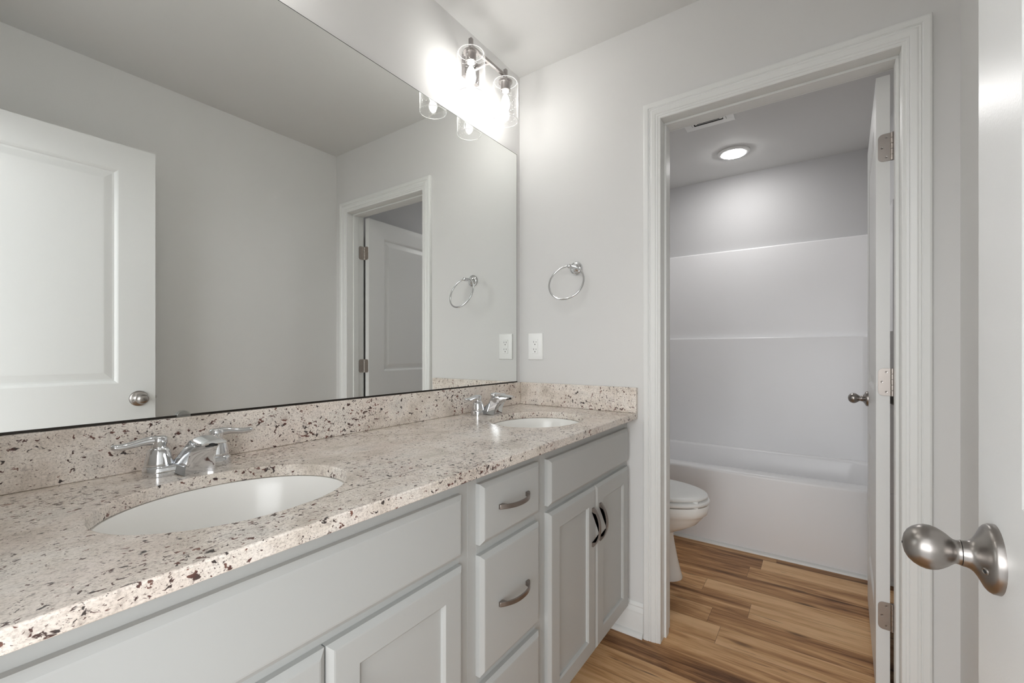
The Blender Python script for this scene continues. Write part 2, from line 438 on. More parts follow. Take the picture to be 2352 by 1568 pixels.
# ------------------------------------------------------------------ doors
DW, DH, DT = 0.7000, 2.018, 0.035
def door_leaf(name, loc, rot, label):
    """local: x from hinge edge to free edge, y=0 face A (normal +y), y=-DT face B"""
    st = 0.128; zb = [0.0, 0.235, 0.785, 0.985, 1.905, DH]
    xb = [0.0, st, DW - st, DW]
    bm = B()
    loops = [(0, 0), (.004, -.0015), (.009, -.0045), (.0125, -.0085), (.020, -.0085), (.026, -.0072), (.046, -.0025), (.050, -.0022)]
    def face(side):
        def V(x, z, d): return bm.verts.new((x, (d if side > 0 else -DT - d), z))
        grid = [[V(x, z, 0) for x in xb] for z in zb]
        for r in range(5):
            for c in range(3):
                q = (grid[r][c], grid[r][c + 1], grid[r + 1][c + 1], grid[r + 1][c])
                if c == 1 and r in (1, 3):
                    prev = list(q); x0, x1, z0, z1 = xb[1], xb[2], zb[r], zb[r + 1]
                    for ins, d in loops[1:]:
                        cur = [V(x0 + ins, z0 + ins, d), V(x1 - ins, z0 + ins, d), V(x1 - ins, z1 - ins, d), V(x0 + ins, z1 - ins, d)]
                        for k in range(4): bm.faces.new((prev[k], prev[(k + 1) % 4], cur[(k + 1) % 4], cur[k]))
                        prev = cur
                    bm.faces.new(prev)
                else:
                    bm.faces.new(q)
        return grid
    a, b = face(1), face(-1)
    for r in range(5):
        bm.faces.new((a[r][0], a[r + 1][0], b[r + 1][0], b[r][0])); bm.faces.new((a[r][3], b[r][3], b[r + 1][3], a[r + 1][3]))
    for c in range(3):
        bm.faces.new((a[0][c], b[0][c], b[0][c + 1], a[0][c + 1])); bm.faces.new((a[5][c], a[5][c + 1], b[5][c + 1], b[5][c]))
    o = build(name, bm, 'door', None, 0, 0)
    o.location = loc; o.rotation_euler = (0, 0, rot)
    return tag(o, label, 'door', kind='structure')

KNOB = [(0.0, 0.0715), (.0040, .0712), (.0100, .0697), (.0150, .0669), (.0188, .0630), (.0214, .0583), (.0228, .0532), (.0228, .0486), (.0214, .0440),
        (.0195, .0405), (.0168, .0365), (.0142, .0335), (.0124, .0312), (.0118, .0292), (.0121, .0272), (.0126, .0262), (.0, .0262)]
ROSE = [(.0, .0256), (.0128, .0256), (.0132, .0225), (.0140, .0195), (.0165, .0165), (.0205, .0138), (.0255, .0112), (.0300, .0090), (.0325, .0070), (.0338, .0045), (.0340, .0), (0, 0)]
def door_knob(door, z, side, privacy=False):
    """side=+1 on face A"""
    x = DW - 0.060; o = Vector((x, 0 if side > 0 else -DT, z)); ax = (0, side, 0)
    bm = B(); lathe(bm, KNOB, o, ax, 40, False, False)
    k = build('door_knob', bm, 'nickel', door, 0, 50)
    bm = B(); lathe(bm, ROSE, o, ax, 40, False, False); build('rosette', bm, 'nickel', k, 0, 40)
    if privacy:
        d = Vector((-0.95, 0, -0.26)).normalized()
        c = o + Vector((d.x * .0235, side * .0122, d.z * .0235))
        n = Vector((d.x * .55, side, d.z * .55)).normalized()
        bm = B(); lathe(bm, [(0, .0012), (.0016, .0012), (.0016, .0)], c, n, 16); build('privacy_slot', bm, 'dark', k)
        bm = B(); torus(bm, .0026, .0010, c + n * .0005, n, 20, 8); build('slot_collar', bm, 'nickel', k)
        bm = B(); lathe(bm, [(0, .0004), (.0013, .0004), (.0013, -.002)], o + Vector((0, side * .0714, 0)), ax, 12); build('release_hole', bm, 'dark', k)
    return k

door1 = door_leaf('door_1', (1.3155, -1.7295, 0.012), PI / 2, 'white two-panel entry door standing open at the right edge')
ZK = 0.927 - 0.012
door_knob(door1, ZK, 1, True); door_knob(door1, ZK, -1)
bm = B(); loft(bm, [[(DW - .001, -.024, ZK - .006), (DW - .001, -.011, ZK - .006), (DW - .001, -.011, ZK + .006), (DW - .001, -.024, ZK + .006)],
                    [(DW + .010, -.024, ZK - .006), (DW + .003, -.011, ZK - .006), (DW + .003, -.011, ZK + .006), (DW + .010, -.024, ZK + .006)]])
build('latch_bolt', bm, 'hinge', door1, 0.0006)

A2 = math.radians(87.7)
P2 = Vector((1.3215, 0.1290, 0.012))
door2 = door_leaf('door_2', P2, A2, 'white two-panel tub room door swung fully open on three hinges')
door_knob(door2, 0.925 - 0.012, 1); door_knob(door2, 0.925 - 0.012, -1)
R2i = Matrix.Rotation(-A2, 4, 'Z')
def to2(p): return R2i @ (Vector(p) - P2)
def round_plate(bm, w, h, t, cx, cz, r, fx):
    """plate with two rounded corners (on the far side), in (a, z) coordinates mapped by fx(a, z, depth)"""
    pts = [(0, -h / 2), (w - r, -h / 2)] + [(w - r + r * math.sin(k * PI / 12), -h / 2 + r - r * math.cos(k * PI / 12)) for k in range(1, 6)] + [(w, -h / 2 + r)]
    pts += [(w, h / 2 - r)] + [(w - r + r * math.cos(k * PI / 12), h / 2 - r + r * math.sin(k * PI / 12)) for k in range(1, 6)] + [(w - r, h / 2), (0, h / 2)]
    loft(bm, [[fx(a + cx, z + cz, 0) for a, z in pts], [fx(a + cx, z + cz, t) for a, z in pts]])
for zc in (1.796, 1.0365, 0.2785):
    zl = zc - 0.012; bm = B()
    # leaf on the door's hinge edge
    round_plate(bm, 0.034, 0.089, 0.0022, 0, zl, 0.014, lambda a, z, d: Vector((-d, -DT - .004 + a, z)))
    # leaf on the jamb
    round_plate(bm, 0.034, 0.089, 0.0022, 0, zl, 0.014, lambda a, z, d: to2((XJR - d, .118 - a, z + .012)))
    k0 = Vector((-.003, -DT - .006, 0))
    for q in range(5):
        lathe(bm, [(.0055, 0), (.0055, .0172)], k0 + Vector((0, 0, zl - .0445 + q * .0179)), (0, 0, 1), 16)
    h = build('hinge', bm, 'hinge', door2, 0.0004, 35)
    for dz, a in ((-.032, .013), (0, .024), (.032, .013)):
        for kind in (0, 1):
            bm = B()
            if kind == 0: c, n = Vector((-.0022, -DT - .004 + a, zl + dz)), Vector((-1, 0, 0))
            else: c, n = to2((XJR - .0022, .118 - a, zc + dz)), (R2i.to_3x3() @ Vector((-1, 0, 0)))
            lathe(bm, [(.0036, 0), (.0034, .0006), (.0016, .0004), (.0010, -.0004)], c, n, 14)
            build('screw', bm, 'nickel', h, 0, 30)

# ------------------------------------------------------------------ vanity cabinets
XF = 0.528       # face frame front
ZC0, ZC1 = 0.105, 0.864
def front_slab(bm, y0, y1, z0, z1, recess=None):
    """an overlay front on the face frame with a chamfered edge; recess=(stile) makes a framed flat panel"""
    rows = [(0.0, 0.0), (0.0, .0115), (.0025, .0135), (.0095, .0185), (.0125, .0190)]
    if recess: rows += [(recess, .0190), (recess + .0045, .0150), (recess + .0055, .0100), (recess + .0070, .0098)]
    rings = [[Vector((XF + d, y0 + i, z0 + i)), Vector((XF + d, y1 - i, z0 + i)), Vector((XF + d, y1 - i, z1 - i)), Vector((XF + d, y0 + i, z1 - i))] for i, d in rows]
    loft(bm, rings, True, True)

def pull(parent, cy, cz, vertical):
    """arched flat-strap pull standing on the front plane"""
    L, Hh, x0 = 0.0645, 0.029, XF + 0.019
    outer, inner = [], []
    for k in range(25):
        u = -1 + 2 * k / 24; outer.append((u * L, .0055 + (Hh - .0055) * (1 - abs(u) ** 2.3)))
    for k in range(21):
        u = 1 - 2 * k / 20; s = u * (L - .013); inner.append((s, max(.0, (.0055 + (Hh - .0055) * (1 - abs(s / L) ** 2.3)) - .0040) if abs(u) < .999 else 0.0))
    poly = [(-L, 0)] + outer + [(L, 0)] + inner
    hw = .0056
    def P(s, d, w): return Vector((x0 + d, cy + (w if vertical else s), cz + (s if vertical else w)))
    bm = B()
    n = len(poly); a = [bm.verts.new(P(s, d, -hw)) for s, d in poly]; b = [bm.verts.new(P(s, d, hw)) for s, d in poly]
    for i in range(n): bm.faces.new((a[i], b[i], b[(i + 1) % n], a[(i + 1) % n]))
    f1 = bm.faces.new(a); f2 = bm.faces.new(list(reversed(b)))
    bmesh.ops.triangulate(bm, faces=[f1, f2])
    return build('pull_handle', bm, 'pull', parent, 0.0008, 40)

def carcass(root, y0, y1, rails, ends=True):
    """face frame with openings plus box sides, bottom, back and a recessed toe kick"""
    bm = B()
    sw = 0.030
    box(bm, XF - .019, XF, y0, y0 + sw, ZC0, ZC1); box(bm, XF - .019, XF, y1 - sw, y1, ZC0, ZC1)
    for za, zb in rails: box(bm, XF - .019, XF, y0 + sw, y1 - sw, za, zb)
    fr = build('face_frame', bm, 'cab', root, 0.0008)
    bm = B()
    box(bm, .004, XF - .0195, y0, y0 + .015, ZC0, ZC1); box(bm, .004, XF - .0195, y1 - .015, y1, ZC0, ZC1)
    box(bm, .004, XF - .0195, y0 + .0155, y1 - .0155, ZC0, ZC0 + .015); box(bm, .004, .012, y0 + .0155, y1 - .0155, ZC0 + .0155, ZC1)
    build('cabinet_box', bm, 'cab', root)
    bm = B(); box(bm, .445, .460, y0, y1, 0, ZC0 - .0005); box(bm, .020, .4445, y0, y0 + .015, 0, ZC0 - .0005); box(bm, .020, .4445, y1 - .015, y1, 0, ZC0 - .0005)
    build('toe_kick', bm, 'cab', root)

def sink_cabinet(y0, y1, f0, f1, mid, label, zp):
    root = empty('sink_cabinet', (0.27, (y0 + y1) / 2, 0), label, 'cabinet')
    def kid(o): o.location -= root.location; return o
    made = set(bpy.data.objects)
    carcass(root, y0, y1, [(ZC0, .135), (.668, .706), (.818, ZC1)])
    bm = B(); front_slab(bm, f0, f1, .696, .829); build('false_drawer_front', bm, 'cab', root, 0, 0)
    for a, b, hy in ((f0, mid - .0015, mid - .030), (mid + .0015, f1, mid + .030)):
        bm = B(); front_slab(bm, a, b, .116, .677, .056)
        d = build('cabinet_door', bm, 'cab', root, 0, 0)
        pull(d, hy, zp, True)
    for o in set(bpy.data.objects) - made:
        if o.parent is root: o.location = -root.location
    return root
sink_cabinet(-0.680, -0.003, -0.656, -0.030, -0.343, 'far pale grey sink cabinet with two pulls, beside the doorway wall', .547)
sink_cabinet(-1.757, -0.990, -1.735, -1.022, -1.340, 'near pale grey sink cabinet under the closest sink', .530)
def drawer_cabinet():
    root = empty('drawer_cabinet', (0.27, -0.835, 0), 'narrow pale grey three-drawer cabinet between the two sink cabinets', 'cabinet')
    made = set(bpy.data.objects)
    carcass(root, -0.9895, -0.6805, [(ZC0, .135), (.366, .404), (.668, .706), (.818, ZC1)])
    for z0, z1 in ((.696, .835), (.397, .672), (.116, .374)):
        bm = B(); front_slab(bm, -0.961, -0.708, z0, z1)
        d = build('drawer_front', bm, 'cab', root, 0, 0)
        pull(d, -0.8345, (z0 + z1) / 2 + .002, False)
    for o in set(bpy.data.objects) - made:
        if o.parent is root: o.location = -root.location
drawer_cabinet()

# ------------------------------------------------------------------ countertop with two oval cut-outs
ZT, TH = 0.889, 0.0245
XCF = 0.573
SINKS = (-1.376, -0.367)
SX, SA, SB = 0.324, 0.193, 0.160      # centre x, semi-axis along y, semi-axis along x
def oval(cy, z, da=0.0, n=72):
    return [Vector((SX + (SB + da) * math.cos(2 * PI * k / n), cy + (SA + da) * math.sin(2 * PI * k / n), z)) for k in range(n)]
def counter():
    bm = B()
    for z in (ZT, ZT - TH):
        es = []
        outer = [(0.002, -1.757), (XCF, -1.757), (XCF, -0.002), (0.002, -0.002)]
        vs = [bm.verts.new((x, y, z)) for x, y in outer]
        es += [bm.edges.new((vs[i], vs[(i + 1) % 4])) for i in range(4)]
        for cy in SINKS:
            vs = [bm.verts.new(p) for p in oval(cy, z)]
            es += [bm.edges.new((vs[i], vs[(i + 1) % len(vs)])) for i in range(len(vs))]
        bmesh.ops.triangle_fill(bm, use_beauty=True, use_dissolve=False, edges=es)
    bm.verts.ensure_lookup_table()
    n = len(bm.verts) // 2
    top, bot = list(bm.verts)[:n], list(bm.verts)[n:]
    k = 0
    for cnt in (4, 72, 72):
        for i in range(cnt):
            j = (i + 1) % cnt
            bm.faces.new((top[k + i], top[k + j], bot[k + j], bot[k + i]))
        k += cnt
    o = build('countertop', bm, 'granite', None, 0.0028, 30, 3)
    tag(o, 'long speckled cream granite vanity top with two oval sink openings', 'countertop')
    bm = B(); box(bm, 0.001, 0.021, -1.757, -0.002, ZT + .0003, 0.9905)
    b = build('backsplash', bm, 'granite', o, 0.002)
    bm = B(); box(bm, 0.0213, XCF, -0.0205, -0.001, ZT + .0003, 0.9905)
    build('side_splash', bm, 'granite', o, 0.002)
counter()

def sink(cy, label):
    bm = B()
    n = 64
    prof = [(.020, 0.0), (.022, -.010), (.0, -.0005), (-.004, -.006), (-.008, -.020), (-.014, -.045), (-.026, -.080), (-.046, -.112), (-.078, -.136), (-.110, -.146), (-.138, -.150)]
    # flange under the stone, then the bowl
    zb = -TH - .0006
    rings = []
    for da, dz in [(.020, -.009), (.020, 0.0), (-.001, 0.0)] + prof[3:]:
        rings.append([Vector(((SB + da) * math.cos(2 * PI * k / n), (SA + da) * math.sin(2 * PI * k / n), zb + dz)) for k in range(n)])
    loft(bm, rings, False, True)
    root = build('sink_basin', bm, 'china', None, 0, 40)
    root.location = (SX, cy, ZT)
    tag(root, label, 'sink', 'oval undermount sinks in the granite top')
    s = root.modifiers.new('solid', 'SOLIDIFY'); s.thickness = 0.006; s.offset = 1 if False else -1
    bm = B(); lathe(bm, [(.0, -.1735), (.012, -.1735), (.013, -.1725), (.020, -.1715), (.0215, -.1735), (.0215, -.1755)], (0, 0, 0), (0, 0, 1), 28)
    build('drain', bm, 'chrome', root)
    return root
sink_near = sink(SINKS[0], 'large white oval sink in the foreground of the counter')
dup(sink_near, (SX, SINKS[1], ZT), 'white oval sink at the far end by the side splash')

# ------------------------------------------------------------------ faucets (origin on the counter, spout towards +x)
def faucet(cy, label):
    root = empty('faucet', (0.085, cy, ZT + .0003), label, 'faucet', 'chrome centerset faucets')
    bm = B()
    def stad(s, z):   # stadium-shaped deck plate outline
        out = []
        for k in range(40):
            c, q = math.cos(2 * PI * k / 40), math.sin(2 * PI * k / 40)
            out.append(Vector((.0260 * s * c, math.copysign(.051, q) * (1 if abs(q) > 1e-6 else 0) + .0255 * s * q if abs(q) > 1e-6 else 0.0, z)))
        return out
    def stadium(r, z):
        out = []
        for k in range(17): a = k * PI / 16; out.append(Vector((r * math.cos(a), .051 + r * math.sin(a), z)))
        for k in range(17): a = PI + k * PI / 16; out.append(Vector((r * math.cos(a), -.051 + r * math.sin(a), z)))
        return out
    loft(bm, [stadium(.0268, 0), stadium(.0270, .002), stadium(.0268, .0145), stadium(.0256, .0180), stadium(.0225, .0198)])
    build('deck_plate', bm, 'chrome', root, 0, 60)
    # spout: a blade that rises from the plate and reaches out over the bowl, hollow front
    bm = B(); rings = []
    NK = 26
    for k in range(NK + 1):
        u = k / NK
        # centre line of the top surface and of the underside
        tx = -.024 + .152 * u ** 1.05
        tz = .0165 + .064 * (0.5 - 0.5 * math.cos(min(1.0, u * 1.35) * PI)) - .004 * max(0, u - .75) / .25
        bx = .060 + .062 * u ** 1.7
        bz = .0 + .0665 * math.sin(u * PI / 2) ** 0.80
        hw = .0215 + .0235 * (1 - min(1.0, u / .55)) ** 1.7; hb = .0215 + .0055 * (1 - u) ** 2
        ring = []
        for j in range(12):                     # across the top, rounded
            s = -1 + 2 * j / 11; ring.append(Vector((tx - .002 * s * s, hw * s, tz - .0065 * abs(s) ** 2.6)))
        for j in range(12):                     # back along the underside, concave
            s = 1 - 2 * j / 11; ring.append(Vector((bx - .010 * (1 - s * s) * (1 - u) - .001, hb * s, bz)))
        rings.append(ring)
    loft(bm, rings)
    sp = build('spout', bm, 'chrome', root, 0, 55)
    bm = B(); lathe(bm, [(.0, .0), (.0095, .0), (.0105, .001), (.0105, .006)], (.112, 0, .0615), (-.15, 0, 1), 24); build('aerator', bm, 'dark', sp)
    for sgn in (-1, 1):
        bm = B()
        lathe(bm, [(.0, .0195), (.0228, .0195), (.0236, .0215), (.0234, .025), (.0222, .034), (.0203, .043), (.0178, .0500), (.0150, .0535), (.0130, .0545), (.0126, .0590), (.0138, .0630),
                   (.0144, .0680), (.0138, .0735), (.0108, .0768), (.0054, .0778), (0, .0780)], (0, sgn * .051, 0), (0, 0, 1), 32, False, False)
        hd = build('handle', bm, 'chrome', root, 0, 50)
        bm = B()
        pts = [(0, sgn * (.051 + d), z) for d, z in ((.000, .0680), (.008, .0695), (.018, .0700), (.030, .0688), (.042, .0665), (.053, .0648), (.062, .0645), (.070, .0660), (.0745, .0675))]
        wid = [(.0110, .0105), (.0108, .0100), (.0098, .0085), (.0090, .0070), (.0094, .0066), (.0102, .0068), (.0106, .0068), (.0098, .0058), (.0060, .0034)]
        sweep(bm, pts, lambda k: ell(wid[k][0], wid[k][1], 16))
        build('lever', bm, 'chrome', hd, 0, 60, subsurf=1)
    return root
faucet_near = faucet(-1.367, 'chrome two-lever faucet at the closest sink')
dup(faucet_near, (0.085, -0.364, ZT + .0003), 'chrome two-lever faucet at the far sink near the corner')

# ------------------------------------------------------------------ mirror
ML, MR, MB_, MT = -1.745, -0.0312, 0.9945, 2.0585
bm = B(); box(bm, 0.0015, 0.0060, ML, MR, MB_, MT)
for f in bm.faces:
    f.material_index = 1
    if f.calc_center_median().x > 0.0059: f.material_index = 0
mir = build('wall_mirror', bm, ['mirror', 'glass_edge'], None, 0, 0)
tag(mir, 'very wide frameless mirror on the wall above the vanity', 'mirror')
bm = B()
for (y0, y1, z0, z1) in ((ML, MR, MT - .0012, MT + .0003), (MR - .0012, MR + .0003, MB_, MT)):
    box(bm, 0.0061, 0.0063, y0, y1, z0, z1)
build('polished_edge', bm, 'glass_edge', mir)
bm = B(); box(bm, 0.0064, 0.0080, ML, MR + .0005, 0.9912, 0.9952); box(bm, 0.0005, 0.0084, ML, MR + .0005, 0.9910, 0.9930)
build('bottom_channel', bm, 'channel', mir)
def clip(y, z):
    bm = B()
    pts = [Vector((0, -.013, 0))] + [Vector((0, -.013 * math.cos(k * PI / 12), .004 + .010 * math.sin(k * PI / 12))) for k in range(13)] + [Vector((0, .013, 0))]
    extrude_poly(bm, [p + Vector((.0087, y, z)) for p in pts], (.0035, 0, 0))
    build('mirror_clip', bm, 'bulbclip', mir, 0.0008)
tt = NT('clear_clip')
g1 = tt.node('ShaderNodeBsdfTransparent', ins={'Color': (.8, .82, .8, 1)}); g2 = tt.node('ShaderNodeBsdfGlossy', ins={'Roughness': .1, 'Color': (.9, .9, .9, 1)})
gm = tt.node('ShaderNodeMixShader', ins={0: 0.35}); tt.link(g1.outputs[0], gm.inputs[1]); tt.link(g2.outputs[0], gm.inputs[2]); tt.link(gm.outputs[0], tt.out.inputs[0])
M['bulbclip'] = tt.m
clip(-1.352, 0.9905)

# ------------------------------------------------------------------ vanity lights (origin on the wall, behind the middle of the bar)
LX, LDY = 0.105, 0.110
def vanity_light(cy, label):
    root = empty('vanity_light', (0.0, cy, 2.262), label, 'wall light', 'two-bulb bar lights over the mirror')
    Z = 0.0
    bm = B(); box(bm, 0.001, 0.018, -.045, .045, Z - .030, Z + .058); build('wall_plate', bm, 'bar', root, 0.002)
    bm = B(); box(bm, 0.0182, LX - .0055, -.006, .006, Z + .006, Z + .018); build('arm', bm, 'bar', root, 0.0008)
    bm = B(); box(bm, LX - .005, LX + .005, -LDY, LDY, Z + .006, Z + .018); build('crossbar', bm, 'bar', root, 0.0008)
    for s in (-1, 1):
        y = s * LDY
        bm = B(); box(bm, LX - .0065, LX + .0065, y - .0065, y + .0065, Z - .004, Z + .040); build('post', bm, 'bar', root, 0.0008)
        bm = B()
        lathe(bm, [(0, .000), (.012, .0), (.0235, -.004), (.0290, -.0075), (.0290, -.0110), (.0215, -.0115), (.0205, -.0130), (.0200, -.0440), (.0185, -.0455), (.0170, -.0455), (.0165, -.030), (0, -.030)], (LX, y, Z - .003), (0, 0, 1), 32, False, False)
        so = build('lamp_socket', bm, 'bar', root, 0, 40)
        bm = B(); lathe(bm, [(0, 0), (.0148, 0), (.0150, -.004), (.0138, -.0075), (.0120, -.0090), (.006, -.0095), (0, -.0095)], (LX, y, Z - .044), (0, 0, 1), 28, False, False); build('socket_ring', bm, 'plastic', so, 0, 40)
        # glass cylinder shade, open at the bottom
        R = .0525
        bm = B(); lathe(bm, [(.021, -.0105), (.036, -.0095), (R - .010, -.0105), (R - .004, -.0135), (R - .001, -.018), (R, -.025), (R, -.060), (R, -.115), (R, -.172)], (LX, y, Z - .001), (0, 0, 1), 48, False, False)
        sh = build('glass_shade', bm, 'shade', root, 0, 60)
        bm = B(); torus(bm, R - .0006, .0013, (LX, y, Z - .173), (0, 0, 1), 64, 8); build('shade_rim', bm, 'rim', sh)
        bm = B(); torus(bm, R - .006, .0010, (LX, y, Z - .0135), (0, 0, 1), 64, 8); build('shade_shoulder', bm, 'rim', sh)
        bm = B()
        lathe(bm, [(.0118, -.052), (.0125, -.058), (.0165, -.068), (.0225, -.080), (.0275, -.092), (.0298, -.103), (.0292, -.113), (.0255, -.123), (.0180, -.131), (.008, -.1345), (0, -.135)], (LX, y, Z), (0, 0, 1), 32, False, False)
        bu = build('bulb', bm, 'bulbglass', root, 0, 60)
        bm = B(); lathe(bm, [(0, -.062), (.006, -.0650), (.0115, -.074), (.0155, -.085), (.0170, -.094), (.0160, -.103), (.0120, -.112), (.006, -.118), (0, -.120)], (LX, y, Z), (0, 0, 1), 24, False, False)
        build('filament', bm, 'filament', bu, 0, 60)
    return root
vl = vanity_light(-0.370, 'brushed nickel bar light with two seeded glass shades near the corner')
dup(vl, (0.0, -1.375, 2.262), 'matching bar light above the closest sink, outside the picture')

# ------------------------------------------------------------------ towel ring
root = empty('towel_ring', (0.300, 0.0, 1.497), 'chrome towel ring on the wall right of the mirror', 'towel ring')
bm = B(); lathe(bm, [(0, 0), (.0295, 0), (.0300, .0030), (.0285, .0055), (.0262, .0062), (.0262, .0085), (.0240, .0105), (.0205, .0118), (.0195, .0140), (.0160, .0180), (.0120, .0220), (.0105, .0250)], (0, -.0006, 0), (0, -1, 0), 40)
build('rosette', bm, 'chrome', root, 0, 35)
bm = B(); lathe(bm, [(.0105, .0242), (.0082, .0300), (.0072, .0400), (.0072, .0500), (.0086, .0525), (.0086, .0550), (.0070, .0570), (.0082, .0600), (.0098, .0645), (.0098, .0690), (.0075, .0735), (.0035, .0755), (0, .0758)], (0, 0, 0), (0, -1, 0), 28)
build('post', bm, 'chrome', root, 0, 40)
t_, R_ = math.radians(20), 0.0775
cdir = Vector((0, -math.sin(t_), -math.cos(t_)))
bm = B(); torus(bm, R_, .0043, Vector((-.002, -.0655, .001)) + cdir * R_, Matrix.Rotation(math.radians(5), 3, 'Z') @ Vector((0, -math.cos(t_), math.sin(t_))), 96, 14)
build('ring', bm, 'chrome', root, 0, 60)

# ------------------------------------------------------------------ outlet
root = empty('wall_outlet', (0.091, 0.0, 1.158), 'white double wall outlet between the mirror and the towel ring', 'outlet')
bm = B(); loft(bm, [[Vector((sx * w, -d, sz * h)) for sx, sz in ((-1, -1), (1, -1), (1, 1), (-1, 1))] for w, h, d in ((.0400, .0620, .0005), (.0400, .0620, .003), (.0375, .0595, .006), (.034, .056, .0066))])
build('cover_plate', bm, 'plastic', root, 0.0006)
bm = B(); box(bm, -.0165, .0165, -.0085, -.0062, -.0335, .0335); rc = build('receptacle', bm, 'plastic', root, 0.0012)
for sz in (-.0175, .0165):
    bm = B()
    box(bm, -.0075, -.0055, -.0088, -.0080, sz, sz + .0085); box(bm, .0055, .0072, -.0088, -.0080, sz + .0008, sz + .0078)
    lathe(bm, [(.0025, 0), (.0025, .0006)], (0, -.0082, sz - .0070), (0, -1, 0), 14)
    build('socket_slots', bm, 'dark', rc)

# ------------------------------------------------------------------ bathtub and surround
TX0, TX1, TY0, TY1, TZ = -0.0285, 1.4925, 1.075, 1.8785, 0.442
def rrect(x0, x1, y0, y1, r, z, n=8):
    out = []
    for cx, cy, a0 in ((x1 - r, y0 + r, -PI / 2), (x1 - r, y1 - r, 0), (x0 + r, y1 - r, PI / 2), (x0 + r, y0 + r, PI)):
        for k in range(n + 1):
            a = a0 + k * PI / 2 / n; out.append(Vector((cx + r * math.cos(a), cy + r * math.sin(a), z)))
    return out
bm = B()
rings = [rrect(TX0, TX1, TY0, TY1, .004, 0.0), rrect(TX0, TX1, TY0, TY1, .004, TZ - .020), rrect(TX0, TX1, TY0 + .0015, TY1, .006, TZ - .010), rrect(TX0, TX1, TY0 + .006, TY1, .010, TZ - .003), rrect(TX0 + .01, TX1 - .01, TY0 + .014, TY1 - .01, .014, TZ)]
rings += [rrect(TX0 + .080, TX1 - .060, TY0 + .092, TY1 - .104, .10, TZ), rrect(TX0 + .087, TX1 - .066, TY0 + .100, TY1 - .112, .10, TZ - .004), rrect(TX0 + .093, TX1 - .070, TY0 + .105, TY1 - .117, .10, TZ - .015),
          rrect(TX0 + .115, TX1 - .090, TY0 + .118, TY1 - .132, .11, TZ - .12), rrect(TX0 + .19, TX1 - .115, TY0 + .135, TY1 - .150, .12, TZ - .27), rrect(TX0 + .26, TX1 - .15, TY0 + .155, TY1 - .165, .12, TZ - .335), rrect(TX0 + .34, TX1 - .20, TY0 + .21, TY1 - .22, .10, TZ - .345)]
loft(bm, rings, True, True)
tub = build('bathtub', bm, 'acrylic', None, 0, 50)
tag(tub, 'white alcove bathtub with a plain apron across the back of the tub room', 'bathtub')
bm = B(); lathe(bm, [(0, .003), (.020, .003), (.026, .001), (.027, 0)], (1.20, 1.475, TZ - .345), (0, 0, 1), 28); build('drain', bm, 'chrome', tub)
bm = B(); lathe(bm, [(0, .012), (.026, .011), (.033, .006), (.034, 0)], (1.418, 1.475, .305), (-1, 0, .25), 28); build('overflow_plate', bm, 'chrome', tub)

def u_wall(bm, t_side, t_back, z0, z1, r, top_in=0.0):
    """U-shaped wall panel around the tub, with rounded inside corners"""
    xi0, xi1, yi = TX0 + t_side, TX1 - t_side, TY1 - t_back
    yf = TY0 + .004
    def inner(off):
        pts = [Vector((xi1 + off, yf, 0))]
        for k in range(9):
            a = k * PI / 16; pts.append(Vector((xi1 - r + (r + off) * math.cos(a), yi - r + (r + off) * math.sin(a), 0)))
        for k in range(9):
            a = PI / 2 + k * PI / 16; pts.append(Vector((xi0 + r + (r + off) * math.cos(a), yi - r + (r + off) * math.sin(a), 0)))
        pts.append(Vector((xi0 - off, yf, 0)))
        return pts
    n = len(inner(0))
    # outer line mapped one to one onto the alcove walls
    base = inner(0); outer = []
    for i, p in enumerate(base):
        if i == 0: outer.append(Vector((TX1, yf, 0)))
        elif i == n - 1: outer.append(Vector((TX0, yf, 0)))
        elif i <= 5: outer.append(Vector((TX1, min(p.y, TY1) if i < 5 else TY1, 0)))
        elif i <= 9: outer.append(Vector((p.x, TY1, 0)))
        elif i <= 13: outer.append(Vector((p.x, TY1, 0)))
        elif i == 14: outer.append(Vector((TX0, TY1, 0)))
        else: outer.append(Vector((TX0, p.y, 0)))
    rows = [(base, z0), (base, z1 - .012)]
    for k in range(1, 5):
        a = k * PI / 8; rows.append((inner(.011 * (1 - math.cos(a))), z1 - .012 + .012 * math.sin(a)))
    rows.append((outer, z1)); rows.append((outer, z0))
    vr = [[bm.verts.new((p.x, p.y, z)) for p in pts] for pts, z in rows]
    for i in range(len(vr)):
        a, b = vr[i], vr[(i + 1) % len(vr)]
        for k in range(n - 1): bm.faces.new((a[k], a[k + 1], b[k + 1], b[k]))
    bm.faces.new([v[0] for v in vr]); bm.faces.new([v[-1] for v in reversed(vr)])
bm = B(); u_wall(bm, .048, .072, TZ + .0005, 1.234, .06); u_wall(bm, .030, .034, 1.2345, 1.880, .05)
su = build('tub_surround', bm, 'acrylic', None, 0, 40)
tag(su, 'white two-tier moulded shower surround on the walls above the bathtub', 'shower surround')

